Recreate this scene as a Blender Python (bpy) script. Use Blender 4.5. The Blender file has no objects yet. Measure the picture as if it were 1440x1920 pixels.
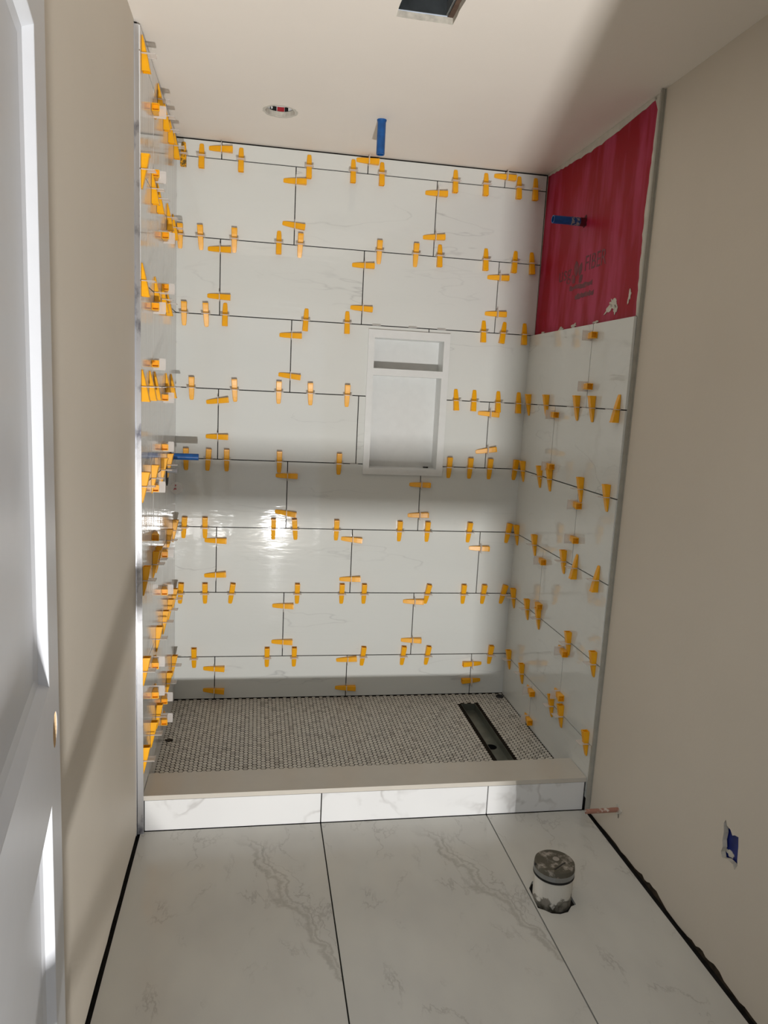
import bpy, bmesh, math, random
from mathutils import Vector, Matrix, noise
from mathutils.geometry import tessellate_polygon
random.seed(4)
SC = bpy.context.scene
COL = SC.collection
PI = math.pi

# ---------------------------------------------------------------- camera
cd = bpy.data.cameras.new('camera'); cam = bpy.data.objects.new('camera', cd); COL.objects.link(cam)
rx, ry, rz = -0.1581, -0.0496, -0.1734
Mx = Matrix.Rotation(rz, 3, 'Z') @ Matrix.Rotation(rx, 3, 'X') @ Matrix.Rotation(ry, 3, 'Y')
right, fwd, up = Mx.col[0].copy(), Mx.col[1].copy(), Mx.col[2].copy()
M4 = Matrix.Identity(4)
for i in range(3):
    M4[i][0] = right[i]; M4[i][1] = up[i]; M4[i][2] = -fwd[i]
M4.translation = Vector((0.344, -3.2875, 1.4632))
cam.matrix_world = M4
cd.sensor_fit = 'VERTICAL'; cd.sensor_height = 36.0; cd.lens = 36.0 * 1392.9 / 1920.0
cd.clip_start = 0.02
SC.camera = cam

# ---------------------------------------------------------------- world, light, exposure
w = bpy.data.worlds.new('world'); SC.world = w; w.use_nodes = True
w.node_tree.nodes['Background'].inputs[0].default_value = (0.80, 0.88, 1.0, 1)
w.node_tree.nodes['Background'].inputs[1].default_value = 0.6
def area(name, loc, target, sx, sy, power, color):
    l = bpy.data.lights.new(name, 'AREA'); l.shape = 'RECTANGLE'; l.size = sx; l.size_y = sy
    l.energy = power; l.color = color
    o = bpy.data.objects.new(name, l); COL.objects.link(o); o.location = loc
    o.rotation_euler = (Vector(target) - Vector(loc)).to_track_quat('-Z', 'Y').to_euler()
    return o
area('low_daylight', (0.55, -4.35, 0.045), (0.60, -1.3, 2.8), 0.09, 0.075, 108, (1.0, 0.985, 0.97))
area('hall_fill', (0.0, -4.0, 2.64), (1.3, -1.2, 0.9), 0.7, 0.5, 16, (0.86, 0.93, 1.0))  # added fill lamp out of view, lifts the right wall and lower door
SC.view_settings.view_transform = 'Standard'; SC.view_settings.look = 'None'
SC.view_settings.gamma = 1; SC.view_settings.use_curve_mapping = False
SC.view_settings.exposure = 0.06

# ---------------------------------------------------------------- materials
def newmat(name):
    m = bpy.data.materials.new(name); m.use_nodes = True
    nt = m.node_tree; b = nt.nodes['Principled BSDF']
    return m, nt, b
def N(nt, t, **kw):
    n = nt.nodes.new(t)
    for k, v in kw.items():
        if k.startswith('i_'): n.inputs[k[2:].replace('_', ' ')].default_value = v
        else: setattr(n, k, v)
    return n
def ramp(nt, src, stops):
    r = N(nt, 'ShaderNodeValToRGB'); e = r.color_ramp.elements
    while len(e) < len(stops): e.new(0.5)
    for el, (p, c) in zip(e, stops):
        el.position = p; el.color = c if len(c) == 4 else (*c, 1)
    nt.links.new(src, r.inputs[0]); return r
def mixc(nt, fac, a, b, mode='MIX'):
    n = N(nt, 'ShaderNodeMix', data_type='RGBA', blend_type=mode)
    for s, i in ((fac, 0), (a, 6), (b, 7)):
        if hasattr(s, 'is_linked') or isinstance(s, bpy.types.NodeSocket): nt.links.new(s, n.inputs[i])
        elif i == 0: n.inputs[0].default_value = s
        else: n.inputs[i].default_value = (*s, 1) if len(s) == 3 else s
    return n.outputs[2]
def simple(name, col, rough=0.5, metal=0.0, var=0.08, scale=30, bump=0.0, bscale=200, spec=0.5):
    m, nt, b = newmat(name)
    tc = N(nt, 'ShaderNodeTexCoord'); nz = N(nt, 'ShaderNodeTexNoise'); nz.inputs['Scale'].default_value = scale
    nz.inputs['Detail'].default_value = 3
    nt.links.new(tc.outputs['Object'], nz.inputs['Vector'])
    r = ramp(nt, nz.outputs['Fac'], [(0.3, tuple(c * (1 - var) for c in col)), (0.7, tuple(min(1, c * (1 + var)) for c in col))])
    nt.links.new(r.outputs[0], b.inputs['Base Color'])
    b.inputs['Roughness'].default_value = rough; b.inputs['Metallic'].default_value = metal
    b.inputs['Specular IOR Level'].default_value = spec
    if bump:
        n2 = N(nt, 'ShaderNodeTexNoise'); n2.inputs['Scale'].default_value = bscale
        nt.links.new(tc.outputs['Object'], n2.inputs['Vector'])
        bp = N(nt, 'ShaderNodeBump'); bp.inputs['Strength'].default_value = bump; bp.inputs['Distance'].default_value = 0.001
        nt.links.new(n2.outputs['Fac'], bp.inputs['Height']); nt.links.new(bp.outputs[0], b.inputs['Normal'])
    return m
def tile_mat(name, base, vein, scale, vw, strength, rough, wav=0.0, stretch=(1, 1, 1), rot=(0, 0, 0), wavs=(6, 6, 6)):
    m, nt, b = newmat(name)
    tc = N(nt, 'ShaderNodeTexCoord'); oi = N(nt, 'ShaderNodeObjectInfo')
    mul = N(nt, 'ShaderNodeMath', operation='MULTIPLY'); mul.inputs[1].default_value = 37.0
    nt.links.new(oi.outputs['Random'], mul.inputs[0])
    mp = N(nt, 'ShaderNodeMapping'); mp.inputs['Scale'].default_value = stretch; mp.inputs['Rotation'].default_value = rot
    nt.links.new(tc.outputs['Object'], mp.inputs['Vector'])
    n1 = N(nt, 'ShaderNodeTexNoise', noise_dimensions='4D'); n1.inputs['Scale'].default_value = scale
    n1.inputs['Detail'].default_value = 4; n1.inputs['Roughness'].default_value = 0.5; n1.inputs['Distortion'].default_value = 0.25
    nt.links.new(mp.outputs[0], n1.inputs['Vector']); nt.links.new(mul.outputs[0], n1.inputs['W'])
    v = ramp(nt, n1.outputs['Fac'], [(0.5 - vw, (0, 0, 0)), (0.5, (1, 1, 1)), (0.5 + vw, (0, 0, 0))])
    n2 = N(nt, 'ShaderNodeTexNoise', noise_dimensions='4D'); n2.inputs['Scale'].default_value = scale * 0.9; n2.inputs['Detail'].default_value = 2
    nt.links.new(mp.outputs[0], n2.inputs['Vector']); nt.links.new(mul.outputs[0], n2.inputs['W'])
    msk = ramp(nt, n2.outputs['Fac'], [(0.50, (0, 0, 0)), (0.68, (1, 1, 1))])
    mm = N(nt, 'ShaderNodeMath', operation='MULTIPLY'); nt.links.new(v.outputs[0], mm.inputs[0]); nt.links.new(msk.outputs[0], mm.inputs[1])
    m2 = N(nt, 'ShaderNodeMath', operation='MULTIPLY'); m2.inputs[1].default_value = strength; nt.links.new(mm.outputs[0], m2.inputs[0])
    cl = ramp(nt, n2.outputs['Fac'], [(0.3, base), (0.75, tuple(c * 0.955 for c in base))])
    c = mixc(nt, m2.outputs[0], cl.outputs[0], vein)
    nt.links.new(c, b.inputs['Base Color'])
    b.inputs['Roughness'].default_value = rough
    if wav:
        mp2 = N(nt, 'ShaderNodeMapping'); mp2.inputs['Scale'].default_value = wavs
        nt.links.new(tc.outputs['Object'], mp2.inputs['Vector'])
        n3 = N(nt, 'ShaderNodeTexNoise'); n3.inputs['Scale'].default_value = 1; n3.inputs['Detail'].default_value = 2.5
        nt.links.new(mp2.outputs[0], n3.inputs['Vector'])
        bp = N(nt, 'ShaderNodeBump'); bp.inputs['Strength'].default_value = wav; bp.inputs['Distance'].default_value = 0.01
        nt.links.new(n3.outputs['Fac'], bp.inputs['Height']); nt.links.new(bp.outputs[0], b.inputs['Normal'])
    return m
TILE = tile_mat('wall_tile_glaze', (0.72, 0.735, 0.70), (0.33, 0.33, 0.33), 2.2, 0.006, 0.45, 0.05, 0.07, (0.55, 0.8, 2.4), (0, 0.35, 0), (9, 9, 34))
TILE_L = tile_mat('wall_tile_glaze_side', (0.74, 0.74, 0.725), (0.33, 0.33, 0.33), 2.2, 0.006, 0.4, 0.07, 0.10, (1, 0.6, 2.4), (0.35, 0, 0), (10, 40, 2.0))
CURBT = tile_mat('curb_tile_glaze', (0.80, 0.80, 0.79), (0.42, 0.40, 0.38), 5.0, 0.03, 0.6, 0.16, 0.0)
def floor_tile_mat():
    m, nt, b = newmat('floor_marble')
    tc = N(nt, 'ShaderNodeTexCoord')
    mp = N(nt, 'ShaderNodeMapping'); mp.inputs['Scale'].default_value = (1.5, 0.8, 1); mp.inputs['Rotation'].default_value = (0, 0, -0.35)
    nt.links.new(tc.outputs['Object'], mp.inputs['Vector'])
    # fine broken network
    n1 = N(nt, 'ShaderNodeTexNoise'); n1.inputs['Scale'].default_value = 3.4; n1.inputs['Detail'].default_value = 7
    n1.inputs['Roughness'].default_value = 0.62; n1.inputs['Distortion'].default_value = 0.35
    nt.links.new(mp.outputs[0], n1.inputs['Vector'])
    v1 = ramp(nt, n1.outputs['Fac'], [(0.485, (0, 0, 0)), (0.5, (1, 1, 1)), (0.515, (0, 0, 0))])
    n2 = N(nt, 'ShaderNodeTexNoise'); n2.inputs['Scale'].default_value = 5.5; n2.inputs['Detail'].default_value = 2
    nt.links.new(mp.outputs[0], n2.inputs['Vector'])
    msk = ramp(nt, n2.outputs['Fac'], [(0.47, (0, 0, 0)), (0.62, (1, 1, 1))])
    a = N(nt, 'ShaderNodeMath', operation='MULTIPLY'); nt.links.new(v1.outputs[0], a.inputs[0]); nt.links.new(msk.outputs[0], a.inputs[1])
    # the long diagonal vein: distance to a wavering line x = x0 + k*(y0 - y)
    sp = N(nt, 'ShaderNodeSeparateXYZ'); nt.links.new(tc.outputs['Object'], sp.inputs[0])
    wn = N(nt, 'ShaderNodeTexNoise'); wn.inputs['Scale'].default_value = 9; wn.inputs['Detail'].default_value = 5; wn.inputs['Roughness'].default_value = 0.6
    nt.links.new(tc.outputs['Object'], wn.inputs['Vector'])
    def line(x0, k, amp, width, ylo, yhi):
        ma = N(nt, 'ShaderNodeMath', operation='MULTIPLY_ADD'); ma.inputs[1].default_value = k; ma.inputs[2].default_value = -x0
        nt.links.new(sp.outputs[1], ma.inputs[0])
        ad = N(nt, 'ShaderNodeMath', operation='ADD'); nt.links.new(ma.outputs[0], ad.inputs[0]); nt.links.new(sp.outputs[0], ad.inputs[1])
        wv = N(nt, 'ShaderNodeMath', operation='MULTIPLY_ADD'); wv.inputs[1].default_value = amp; wv.inputs[2].default_value = -amp / 2
        nt.links.new(wn.outputs['Fac'], wv.inputs[0])
        a2 = N(nt, 'ShaderNodeMath', operation='ADD'); nt.links.new(ad.outputs[0], a2.inputs[0]); nt.links.new(wv.outputs[0], a2.inputs[1])
        ab = N(nt, 'ShaderNodeMath', operation='ABSOLUTE'); nt.links.new(a2.outputs[0], ab.inputs[0])
        mr = N(nt, 'ShaderNodeMapRange', interpolation_type='SMOOTHSTEP'); mr.inputs['From Min'].default_value = 0; mr.inputs['From Max'].default_value = width
        mr.inputs['To Min'].default_value = 1; mr.inputs['To Max'].default_value = 0
        nt.links.new(ab.outputs[0], mr.inputs[0])
        my = N(nt, 'ShaderNodeMapRange', interpolation_type='SMOOTHSTEP'); my.inputs['From Min'].default_value = ylo; my.inputs['From Max'].default_value = ylo + 0.15
        nt.links.new(sp.outputs[1], my.inputs[0])
        mz = N(nt, 'ShaderNodeMapRange', interpolation_type='SMOOTHSTEP'); mz.inputs['From Min'].default_value = yhi; mz.inputs['From Max'].default_value = yhi - 0.12
        nt.links.new(sp.outputs[1], mz.inputs[0])
        p = N(nt, 'ShaderNodeMath', operation='MULTIPLY'); nt.links.new(mr.outputs[0], p.inputs[0]); nt.links.new(my.outputs[0], p.inputs[1])
        q = N(nt, 'ShaderNodeMath', operation='MULTIPLY'); nt.links.new(p.outputs[0], q.inputs[0]); nt.links.new(mz.outputs[0], q.inputs[1])
        return q.outputs[0]
    # tile object origins sit at the tile's far left corner: y runs 0 .. -1.2
    l1 = line(0.300, 0.42, 0.16, 0.016, -0.92, -0.05)
    l2 = line(0.330, 0.40, 0.15, 0.009, -0.90, -0.02)
    l3 = line(0.350, 0.43, 0.20, 0.003, -0.95, -0.10)
    s1 = N(nt, 'ShaderNodeMath', operation='MAXIMUM'); nt.links.new(l1, s1.inputs[0]); nt.links.new(l2, s1.inputs[1])
    s2 = N(nt, 'ShaderNodeMath', operation='MAXIMUM'); nt.links.new(s1.outputs[0], s2.inputs[0]); nt.links.new(l3, s2.inputs[1])
    c0 = ramp(nt, n2.outputs['Fac'], [(0.35, (0.64, 0.63, 0.58)), (0.7, (0.595, 0.585, 0.545))])
    m1 = N(nt, 'ShaderNodeMath', operation='MULTIPLY'); m1.inputs[1].default_value = 0.50; nt.links.new(a.outputs[0], m1.inputs[0])
    c1 = mixc(nt, m1.outputs[0], c0.outputs[0], (0.34, 0.32, 0.29))
    m2 = N(nt, 'ShaderNodeMath', operation='MULTIPLY'); m2.inputs[1].default_value = 0.52; nt.links.new(s2.outputs[0], m2.inputs[0])
    c2 = mixc(nt, m2.outputs[0], c1, (0.36, 0.34, 0.30))
    nt.links.new(c2, b.inputs['Base Color']); b.inputs['Roughness'].default_value = 0.17
    return m
FLOORT = floor_tile_mat()
PAINT = simple('wall_paint', (0.66, 0.60, 0.51), 0.55, var=0.02, scale=3, bump=0.25, bscale=90)
CEILP = simple('ceiling_paint', (0.88, 0.82, 0.74), 0.75, var=0.015, scale=2.5, bump=0.2, bscale=60)
PLASTER = simple('joint_compound', (0.62, 0.59, 0.52), 0.8, var=0.08, scale=25, bump=0.6, bscale=60)
BACKER = simple('dark_mortar_backing', (0.022, 0.020, 0.018), 0.95, var=0.3, spec=0.1)
GYP = simple('cut_drywall_edge', (0.62, 0.58, 0.50), 0.9, var=0.15, scale=60, bump=0.8, bscale=300)
DARK = simple('dark_void', (0.012, 0.011, 0.010), 0.9)
ORANGE = simple('orange_plastic', (0.93, 0.43, 0.003), 0.35, var=0.04, scale=40)
DOORP = simple('door_white_paint', (0.62, 0.635, 0.665), 0.35, var=0.01)
NICHE = simple('niche_white', (0.74, 0.75, 0.73), 0.30, var=0.02, bump=0.15, bscale=120)
QUARTZ = simple('curb_quartz', (0.60, 0.56, 0.49), 0.22, var=0.02, scale=12)
GROUT = simple('dark_thinset', (0.018, 0.014, 0.010), 0.95, var=0.3, scale=80, spec=0.1)
STEEL = simple('brushed_steel', (0.20, 0.21, 0.18), 0.40, 0.8, var=0.15, scale=20)
ALU = simple('aluminium_profile', (0.62, 0.63, 0.65), 0.32, 0.9, var=0.12, scale=14, bump=0.3, bscale=40)
ALUP = simple('painted_profile', (0.42, 0.41, 0.36), 0.45, 0.2, var=0.08, scale=30)
DUCT = simple('duct_metal', (0.16, 0.18, 0.19), 0.35, 0.8, var=0.4, scale=14)
BLUE = simple('blue_plastic', (0.004, 0.085, 0.30), 0.35, var=0.25, scale=40)
BLUEBOX = simple('blue_box_plastic', (0.006, 0.018, 0.17), 0.45, var=0.3, scale=40)
WOOD = simple('pine_wood', (0.55, 0.38, 0.20), 0.7, var=0.2, scale=20)
WHITE = simple('white_plastic', (0.80, 0.80, 0.78), 0.4)
BLACK = simple('black_rubber', (0.012, 0.012, 0.012), 0.45)
GREYP = simple('grey_plastic', (0.28, 0.28, 0.29), 0.25)
RED = simple('red_label', (0.42, 0.02, 0.03), 0.5)
TEXTP = simple('dark_pink_print', (0.16, 0.012, 0.028), 0.6)
HALL = simple('hall_floor', (0.45, 0.40, 0.33), 0.6)
def blotch(name, c1, c2, scale, lo, hi, rough=0.7, metal=0.0, mp=(1, 1, 1), detail=6, bump=0.3):
    m, nt, b = newmat(name)
    tc = N(nt, 'ShaderNodeTexCoord'); ma = N(nt, 'ShaderNodeMapping'); ma.inputs['Scale'].default_value = mp
    nt.links.new(tc.outputs['Object'], ma.inputs['Vector'])
    nz = N(nt, 'ShaderNodeTexNoise'); nz.inputs['Scale'].default_value = scale; nz.inputs['Detail'].default_value = detail; nz.inputs['Roughness'].default_value = 0.6
    nt.links.new(ma.outputs[0], nz.inputs['Vector'])
    r = ramp(nt, nz.outputs['Fac'], [(lo, c1), (hi, c2)]); nt.links.new(r.outputs[0], b.inputs['Base Color'])
    b.inputs['Roughness'].default_value = rough; b.inputs['Metallic'].default_value = metal
    bp = N(nt, 'ShaderNodeBump'); bp.inputs['Strength'].default_value = bump; bp.inputs['Distance'].default_value = 0.001
    nt.links.new(nz.outputs['Fac'], bp.inputs['Height']); nt.links.new(bp.outputs[0], b.inputs['Normal'])
    return m
PINK = blotch('pink_waterproofing', (0.33, 0.001, 0.014), (0.46, 0.040, 0.105), 3.0, 0.45, 0.66, 0.45, mp=(1, 3.5, 0.8), detail=3, bump=0.2)
PINK.node_tree.nodes['Principled BSDF'].inputs['Specular IOR Level'].default_value = 0.15
CAPM = blotch('dirty_cap', (0.095, 0.085, 0.062), (0.40, 0.36, 0.31), 42, 0.50, 0.66, 0.8, bump=0.8)
COPPER = blotch('plastered_copper', (0.36, 0.17, 0.12), (0.62, 0.55, 0.48), 55, 0.52, 0.60, 0.5, bump=0.5)
SCARRED = blotch('scuffed_aluminium', (0.66, 0.67, 0.70), (0.22, 0.22, 0.26), 18, 0.52, 0.66, 0.28, 0.9, mp=(1, 1, 0.6), bump=0.6)
BLUEP = blotch('blue_plastic_mortar', (0.005, 0.07, 0.24), (0.36, 0.34, 0.30), 60, 0.48, 0.54, 0.5, bump=0.5)
DIRTY = blotch('mortar_stained_orange', (0.93, 0.43, 0.003), (0.16, 0.10, 0.02), 60, 0.48, 0.56, 0.6, bump=0.4)
# pipe: white, stained dark towards its base
def pipe_mat():
    m, nt, b = newmat('stained_white_pipe')
    tc = N(nt, 'ShaderNodeTexCoord'); sp = N(nt, 'ShaderNodeSeparateXYZ'); nt.links.new(tc.outputs['Object'], sp.inputs[0])
    nz = N(nt, 'ShaderNodeTexNoise'); nz.inputs['Scale'].default_value = 38; nz.inputs['Detail'].default_value = 6
    nt.links.new(tc.outputs['Object'], nz.inputs['Vector'])
    nb = N(nt, 'ShaderNodeTexNoise'); nb.inputs['Scale'].default_value = 12; nt.links.new(tc.outputs['Object'], nb.inputs['Vector'])
    a = N(nt, 'ShaderNodeMath', operation='MULTIPLY_ADD'); a.inputs[1].default_value = -0.10; nt.links.new(nz.outputs['Fac'], a.inputs[0]); nt.links.new(sp.outputs[2], a.inputs[2])
    a2 = N(nt, 'ShaderNodeMath', operation='MULTIPLY_ADD'); a2.inputs[1].default_value = -0.05; nt.links.new(nb.outputs['Fac'], a2.inputs[0]); nt.links.new(a.outputs[0], a2.inputs[2])
    r = ramp(nt, a2.outputs[0], [(0.0, (1, 1, 1)), (0.004, (0, 0, 0))])
    mr = N(nt, 'ShaderNodeMapRange'); mr.inputs['From Min'].default_value = -0.052; mr.inputs['From Max'].default_value = -0.044
    mr.inputs['To Min'].default_value = 1; mr.inputs['To Max'].default_value = 0
    nt.links.new(a2.outputs[0], mr.inputs[0])
    dirt = ramp(nt, nz.outputs['Fac'], [(0.4, (0.05, 0.045, 0.03)), (0.6, (0.25, 0.23, 0.19))])
    c = mixc(nt, mr.outputs[0], (0.66, 0.63, 0.56), dirt.outputs[0])
    nt.links.new(c, b.inputs['Base Color']); b.inputs['Roughness'].default_value = 0.5
    return m
PIPE = pipe_mat()
def clear_plastic(name, alpha, col=(0.86, 0.82, 0.78)):
    m, nt, b = newmat(name)
    b.inputs['Base Color'].default_value = (*col, 1); b.inputs['Roughness'].default_value = 0.25
    b.inputs['Alpha'].default_value = alpha
    nz = N(nt, 'ShaderNodeTexNoise'); nz.inputs['Scale'].default_value = 200
    bp = N(nt, 'ShaderNodeBump'); bp.inputs['Strength'].default_value = 0.1; bp.inputs['Distance'].default_value = 0.0005
    nt.links.new(nz.outputs['Fac'], bp.inputs['Height']); nt.links.new(bp.outputs[0], b.inputs['Normal'])
    return m
CLEAR = clear_plastic('clear_clip_plastic', 0.45)
DISC = clear_plastic('clear_disc_plastic', 0.35)
def hex_mat():
    m, nt, b = newmat('hex_mosaic_glaze')
    oi = N(nt, 'ShaderNodeObjectInfo'); at = N(nt, 'ShaderNodeAttribute', attribute_name='shade')
    ad = N(nt, 'ShaderNodeMath', operation='ADD'); nt.links.new(oi.outputs['Random'], ad.inputs[0]); nt.links.new(at.outputs['Fac'], ad.inputs[1])
    fr = N(nt, 'ShaderNodeMath', operation='FRACT'); nt.links.new(ad.outputs[0], fr.inputs[0])
    r = ramp(nt, fr.outputs[0], [(0.0, (0.42, 0.39, 0.34)), (0.15, (0.56, 0.53, 0.47)), (1.0, (0.66, 0.63, 0.56))])
    nt.links.new(r.outputs[0], b.inputs['Base Color']); b.inputs['Roughness'].default_value = 0.35
    return m
HEXM = hex_mat()

# ---------------------------------------------------------------- helpers
def link(name, bm, mat, parent=None, smooth=False, loc=None):
    me = bpy.data.meshes.new(name); bmesh.ops.recalc_face_normals(bm, faces=bm.faces[:]); bm.to_mesh(me); bm.free()
    if smooth: me.polygons.foreach_set('use_smooth', [True] * len(me.polygons))
    for mt in (mat if isinstance(mat, (list, tuple)) else [mat]): me.materials.append(mt)
    o = bpy.data.objects.new(name, me); COL.objects.link(o)
    if loc is not None: o.location = loc
    if parent is not None: o.parent = parent
    return o
def tag(o, label, cat, group=None):
    o['label'] = label; o['category'] = cat
    if group: o['group'] = group
    return o
def thing(name, label, cat, loc=(0, 0, 0), group=None):
    o = bpy.data.objects.new(name, None); COL.objects.link(o); o.location = loc; o.empty_display_size = 0.05
    return tag(o, label, cat, group)
def struct(o): o['kind'] = 'structure'; return o
def box(bm, x0, x1, y0, y1, z0, z1, mi=0):
    v = [bm.verts.new(p) for p in ((x0,y0,z0),(x1,y0,z0),(x1,y1,z0),(x0,y1,z0),(x0,y0,z1),(x1,y0,z1),(x1,y1,z1),(x0,y1,z1))]
    for f in ((3,2,1,0),(4,5,6,7),(0,1,5,4),(1,2,6,5),(2,3,7,6),(3,0,4,7)):
        fc = bm.faces.new([v[i] for i in f]); fc.material_index = mi
def prism(bm, loops, f, mi=0, side=None):
    """loops: [outer, hole, ...] of 2D points; f(u, v, k) -> 3D point for face k (0 or 1)."""
    tri = tessellate_polygon([[Vector((p[0], p[1], 0)) for p in l] for l in loops])
    flat = [p for l in loops for p in l]
    A = [bm.verts.new(f(p[0], p[1], 0)) for p in flat]; B = [bm.verts.new(f(p[0], p[1], 1)) for p in flat]
    for t in tri:
        for vs in ([A[i] for i in t], [B[i] for i in reversed(t)]):
            try: bm.faces.new(vs).material_index = mi
            except ValueError: pass
    o = 0
    for l in loops:
        n = len(l)
        for i in range(n):
            a, b = o + i, o + (i + 1) % n
            fc = bm.faces.new((A[a], A[b], B[b], B[a])); fc.material_index = mi if side is None else side
        o += n
def rect(x0, x1, y0, y1): return [(x0, y0), (x1, y0), (x1, y1), (x0, y1)]
def circ(cx, cy, r, n=24, jit=0.0): return [(cx + (r + random.uniform(-jit, jit)) * math.cos(2*PI*i/n), cy + (r + random.uniform(-jit, jit)) * math.sin(2*PI*i/n)) for i in range(n)]
def tube(bm, a, b, r, n=20, r2=None, caps=(True, True), inner=None, mi=0):
    a, b = Vector(a), Vector(b); d = (b - a).normalized()
    t = Vector((0, 0, 1)) if abs(d.z) < 0.9 else Vector((1, 0, 0))
    u = d.cross(t).normalized(); v = d.cross(u)
    def ring(c, rr): return [bm.verts.new(c + (u * math.cos(2*PI*i/n) + v * math.sin(2*PI*i/n)) * rr) for i in range(n)]
    r2 = r if r2 is None else r2
    A, B = ring(a, r), ring(b, r2)
    def bridge(P, Q):
        for i in range(n): bm.faces.new((P[i], P[(i+1) % n], Q[(i+1) % n], Q[i])).material_index = mi
    bridge(A, B)
    if inner:
        C, D = ring(a + d * (0.6 * (b - a).length), inner), ring(b, inner)
        bridge(C, D); bridge(B, D); bm.faces.new(C).material_index = mi
    elif caps[1]: bm.faces.new(B).material_index = mi
    if caps[0]: bm.faces.new(A).material_index = mi

W, D = 1.5485, 0.958
ZC = 2.444
JZ = {0: 2.436, 1: 2.3718, 2: 2.0611, 3: 1.7538, 4: 1.4475, 5: 1.1466, 6: 0.8474, 7: 0.5512, 8: 0.2513, 9: 0.0505}
def xw(z): return 1.560 + 0.007 * z       # painted right wall leans out very slightly
G = 0.0020                                # half joint
def small_bevel(bm, w=0.0006): pass

# ---------------------------------------------------------------- floor
bm = bmesh.new(); box(bm, -0.06, 1.64, -3.02, 0.02, -0.05, -0.010)
floor = struct(link('floor', bm, BACKER))
XJ = [-0.005, 0.587, 1.178, 1.548]
def floor_tile(x0, x1, y0, y1, holes=(), mat=FLOORT):
    bm = bmesh.new()
    lo = [rect(0 + (G if x0 > 0 else 0), x1 - x0 - (G if x1 < 1.5 else 0), y0 - y1 + G, -G)] + [[(p[0] - x0, p[1] - y1) for p in h] for h in holes]
    prism(bm, lo, lambda u, v, k: (u, v, -0.0095 * k))
    return link('tile', bm, mat, floor, loc=(x0, y1, 0))
FH = [(1.189,-1.348),(1.183,-1.436),(1.200,-1.448),(1.216,-1.463),(1.240,-1.468),(1.266,-1.462),(1.285,-1.44),(1.303,-1.433),(1.304,-1.396),(1.302,-1.345),(1.27,-1.322),(1.21,-1.318)]
for k in range(3):
    floor_tile(XJ[k], XJ[k+1], -2.147, -0.948, [FH] if k == 2 else ())
    floor_tile(XJ[k], XJ[k+1], -3.0, -2.147)
bm = bmesh.new(); box(bm, -0.9, 2.4, -5.4, -3.02, -0.05, -0.001)
struct(link('floor', bm, HALL))

# ---------------------------------------------------------------- walls
DR = 0.016
# back wall: dark mortar behind the tiles, with the recess for the niche
NX0, NX1, NZ0, NZ1 = 0.829, 1.161, 1.118, 1.721
bm = bmesh.new()
prism(bm, [rect(-0.03, 1.62, -0.01, ZC), rect(NX0, NX1, NZ0, NZ1)], lambda u, v, k: (u, 0.0095 + 0.12 * k, v))
wall_back = struct(link('wall_back', bm, BACKER))
NH = rect(NX0, NX1, NZ0, NZ1)
def cells_minus(x0, x1, z0, z1, h):
    """outline of a rectangle with the rectangle h cut out of it (one polygon, or polygon + hole)."""
    hx0, hx1, hz0, hz1 = h
    a0, a1, b0, b1 = max(x0, hx0), min(x1, hx1), max(z0, hz0), min(z1, hz1)
    if a0 >= a1 or b0 >= b1: return [[rect(x0, x1, z0, z1)]]
    if a0 > x0 and a1 < x1 and b0 > z0 and b1 < z1: return [[rect(x0, x1, z0, z1), rect(a0, a1, b0, b1)]]
    pts = []
    # cut touches one or more sides
    L, R_, B_, T = a0 <= x0, a1 >= x1, b0 <= z0, b1 >= z1
    if L and B_ and T: return [[rect(a1, x1, z0, z1)]]
    if R_ and B_ and T: return [[rect(x0, a0, z0, z1)]]
    if L and R_ and B_: return [[rect(x0, x1, b1, z1)]]
    if L and R_ and T: return [[rect(x0, x1, z0, b0)]]
    if B_ and T: return [[rect(x0, a0, z0, z1)], [rect(a1, x1, z0, z1)]]
    if L and B_: return [[[(a1, z0), (x1, z0), (x1, z1), (x0, z1), (x0, b1), (a1, b1)]]]
    if L and T: return [[[(x0, z0), (x1, z0), (x1, z1), (a1, z1), (a1, b0), (x0, b0)]]]
    if R_ and B_: return [[[(x0, z0), (a0, z0), (a0, b1), (x1, b1), (x1, z1), (x0, z1)]]]
    if R_ and T: return [[[(x0, z0), (x1, z0), (x1, b0), (a0, b0), (a0, z1), (x0, z1)]]]
    if B_: return [[[(x0, z0), (a0, z0), (a0, b1), (a1, b1), (a1, z0), (x1, z0), (x1, z1), (x0, z1)]]]
    if T: return [[[(x0, z0), (x1, z0), (x1, z1), (a1, z1), (a1, b0), (a0, b0), (a0, z1), (x0, z1)]]]
    if L: return [[[(x0, z0), (x1, z0), (x1, z1), (x0, z1), (x0, b1), (a1, b1), (a1, b0), (x0, b0)]]]
    return [[[(x0, z0), (x1, z0), (x1, b0), (a0, b0), (a0, b1), (x1, b1), (x1, z1), (x0, z1)]]]
XA, XB = 0.177, 0.479
def back_row(n):
    z0, z1 = JZ[n] + G, JZ[n-1] - (G if n > 1 else 0)
    xr = xw(2.0) - 0.002 if n <= 3 else W
    js = [XA + k * 0.602 for k in range(3)] if n % 2 else [XB + k * 0.602 for k in range(2)]
    if n == 4: js = [XB, 1.081]
    if n == 5: js = [XA, 0.781, XA + 1.204]
    xs = [0.0] + js + [xr]
    for a, b in zip(xs[:-1], xs[1:]):
        for loops in cells_minus(a + (G if a > 0 else 0), b - (G if b < 1.5 or n <= 3 else 0), z0, z1, (NX0, NX1, NZ0, NZ1)):
            ox, oz = loops[0][0]
            lip = random.uniform(-0.0003, 0.0003)
            bm = bmesh.new(); prism(bm, [[(p[0] - ox, p[1] - oz) for p in l] for l in loops], lambda u, v, k: (u, 0.009 * k + (lip if k == 0 else 0), v))
            link('tile', bm, TILE, wall_back, loc=(ox, 0, oz))
for n in range(1, 10): back_row(n)

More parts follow.
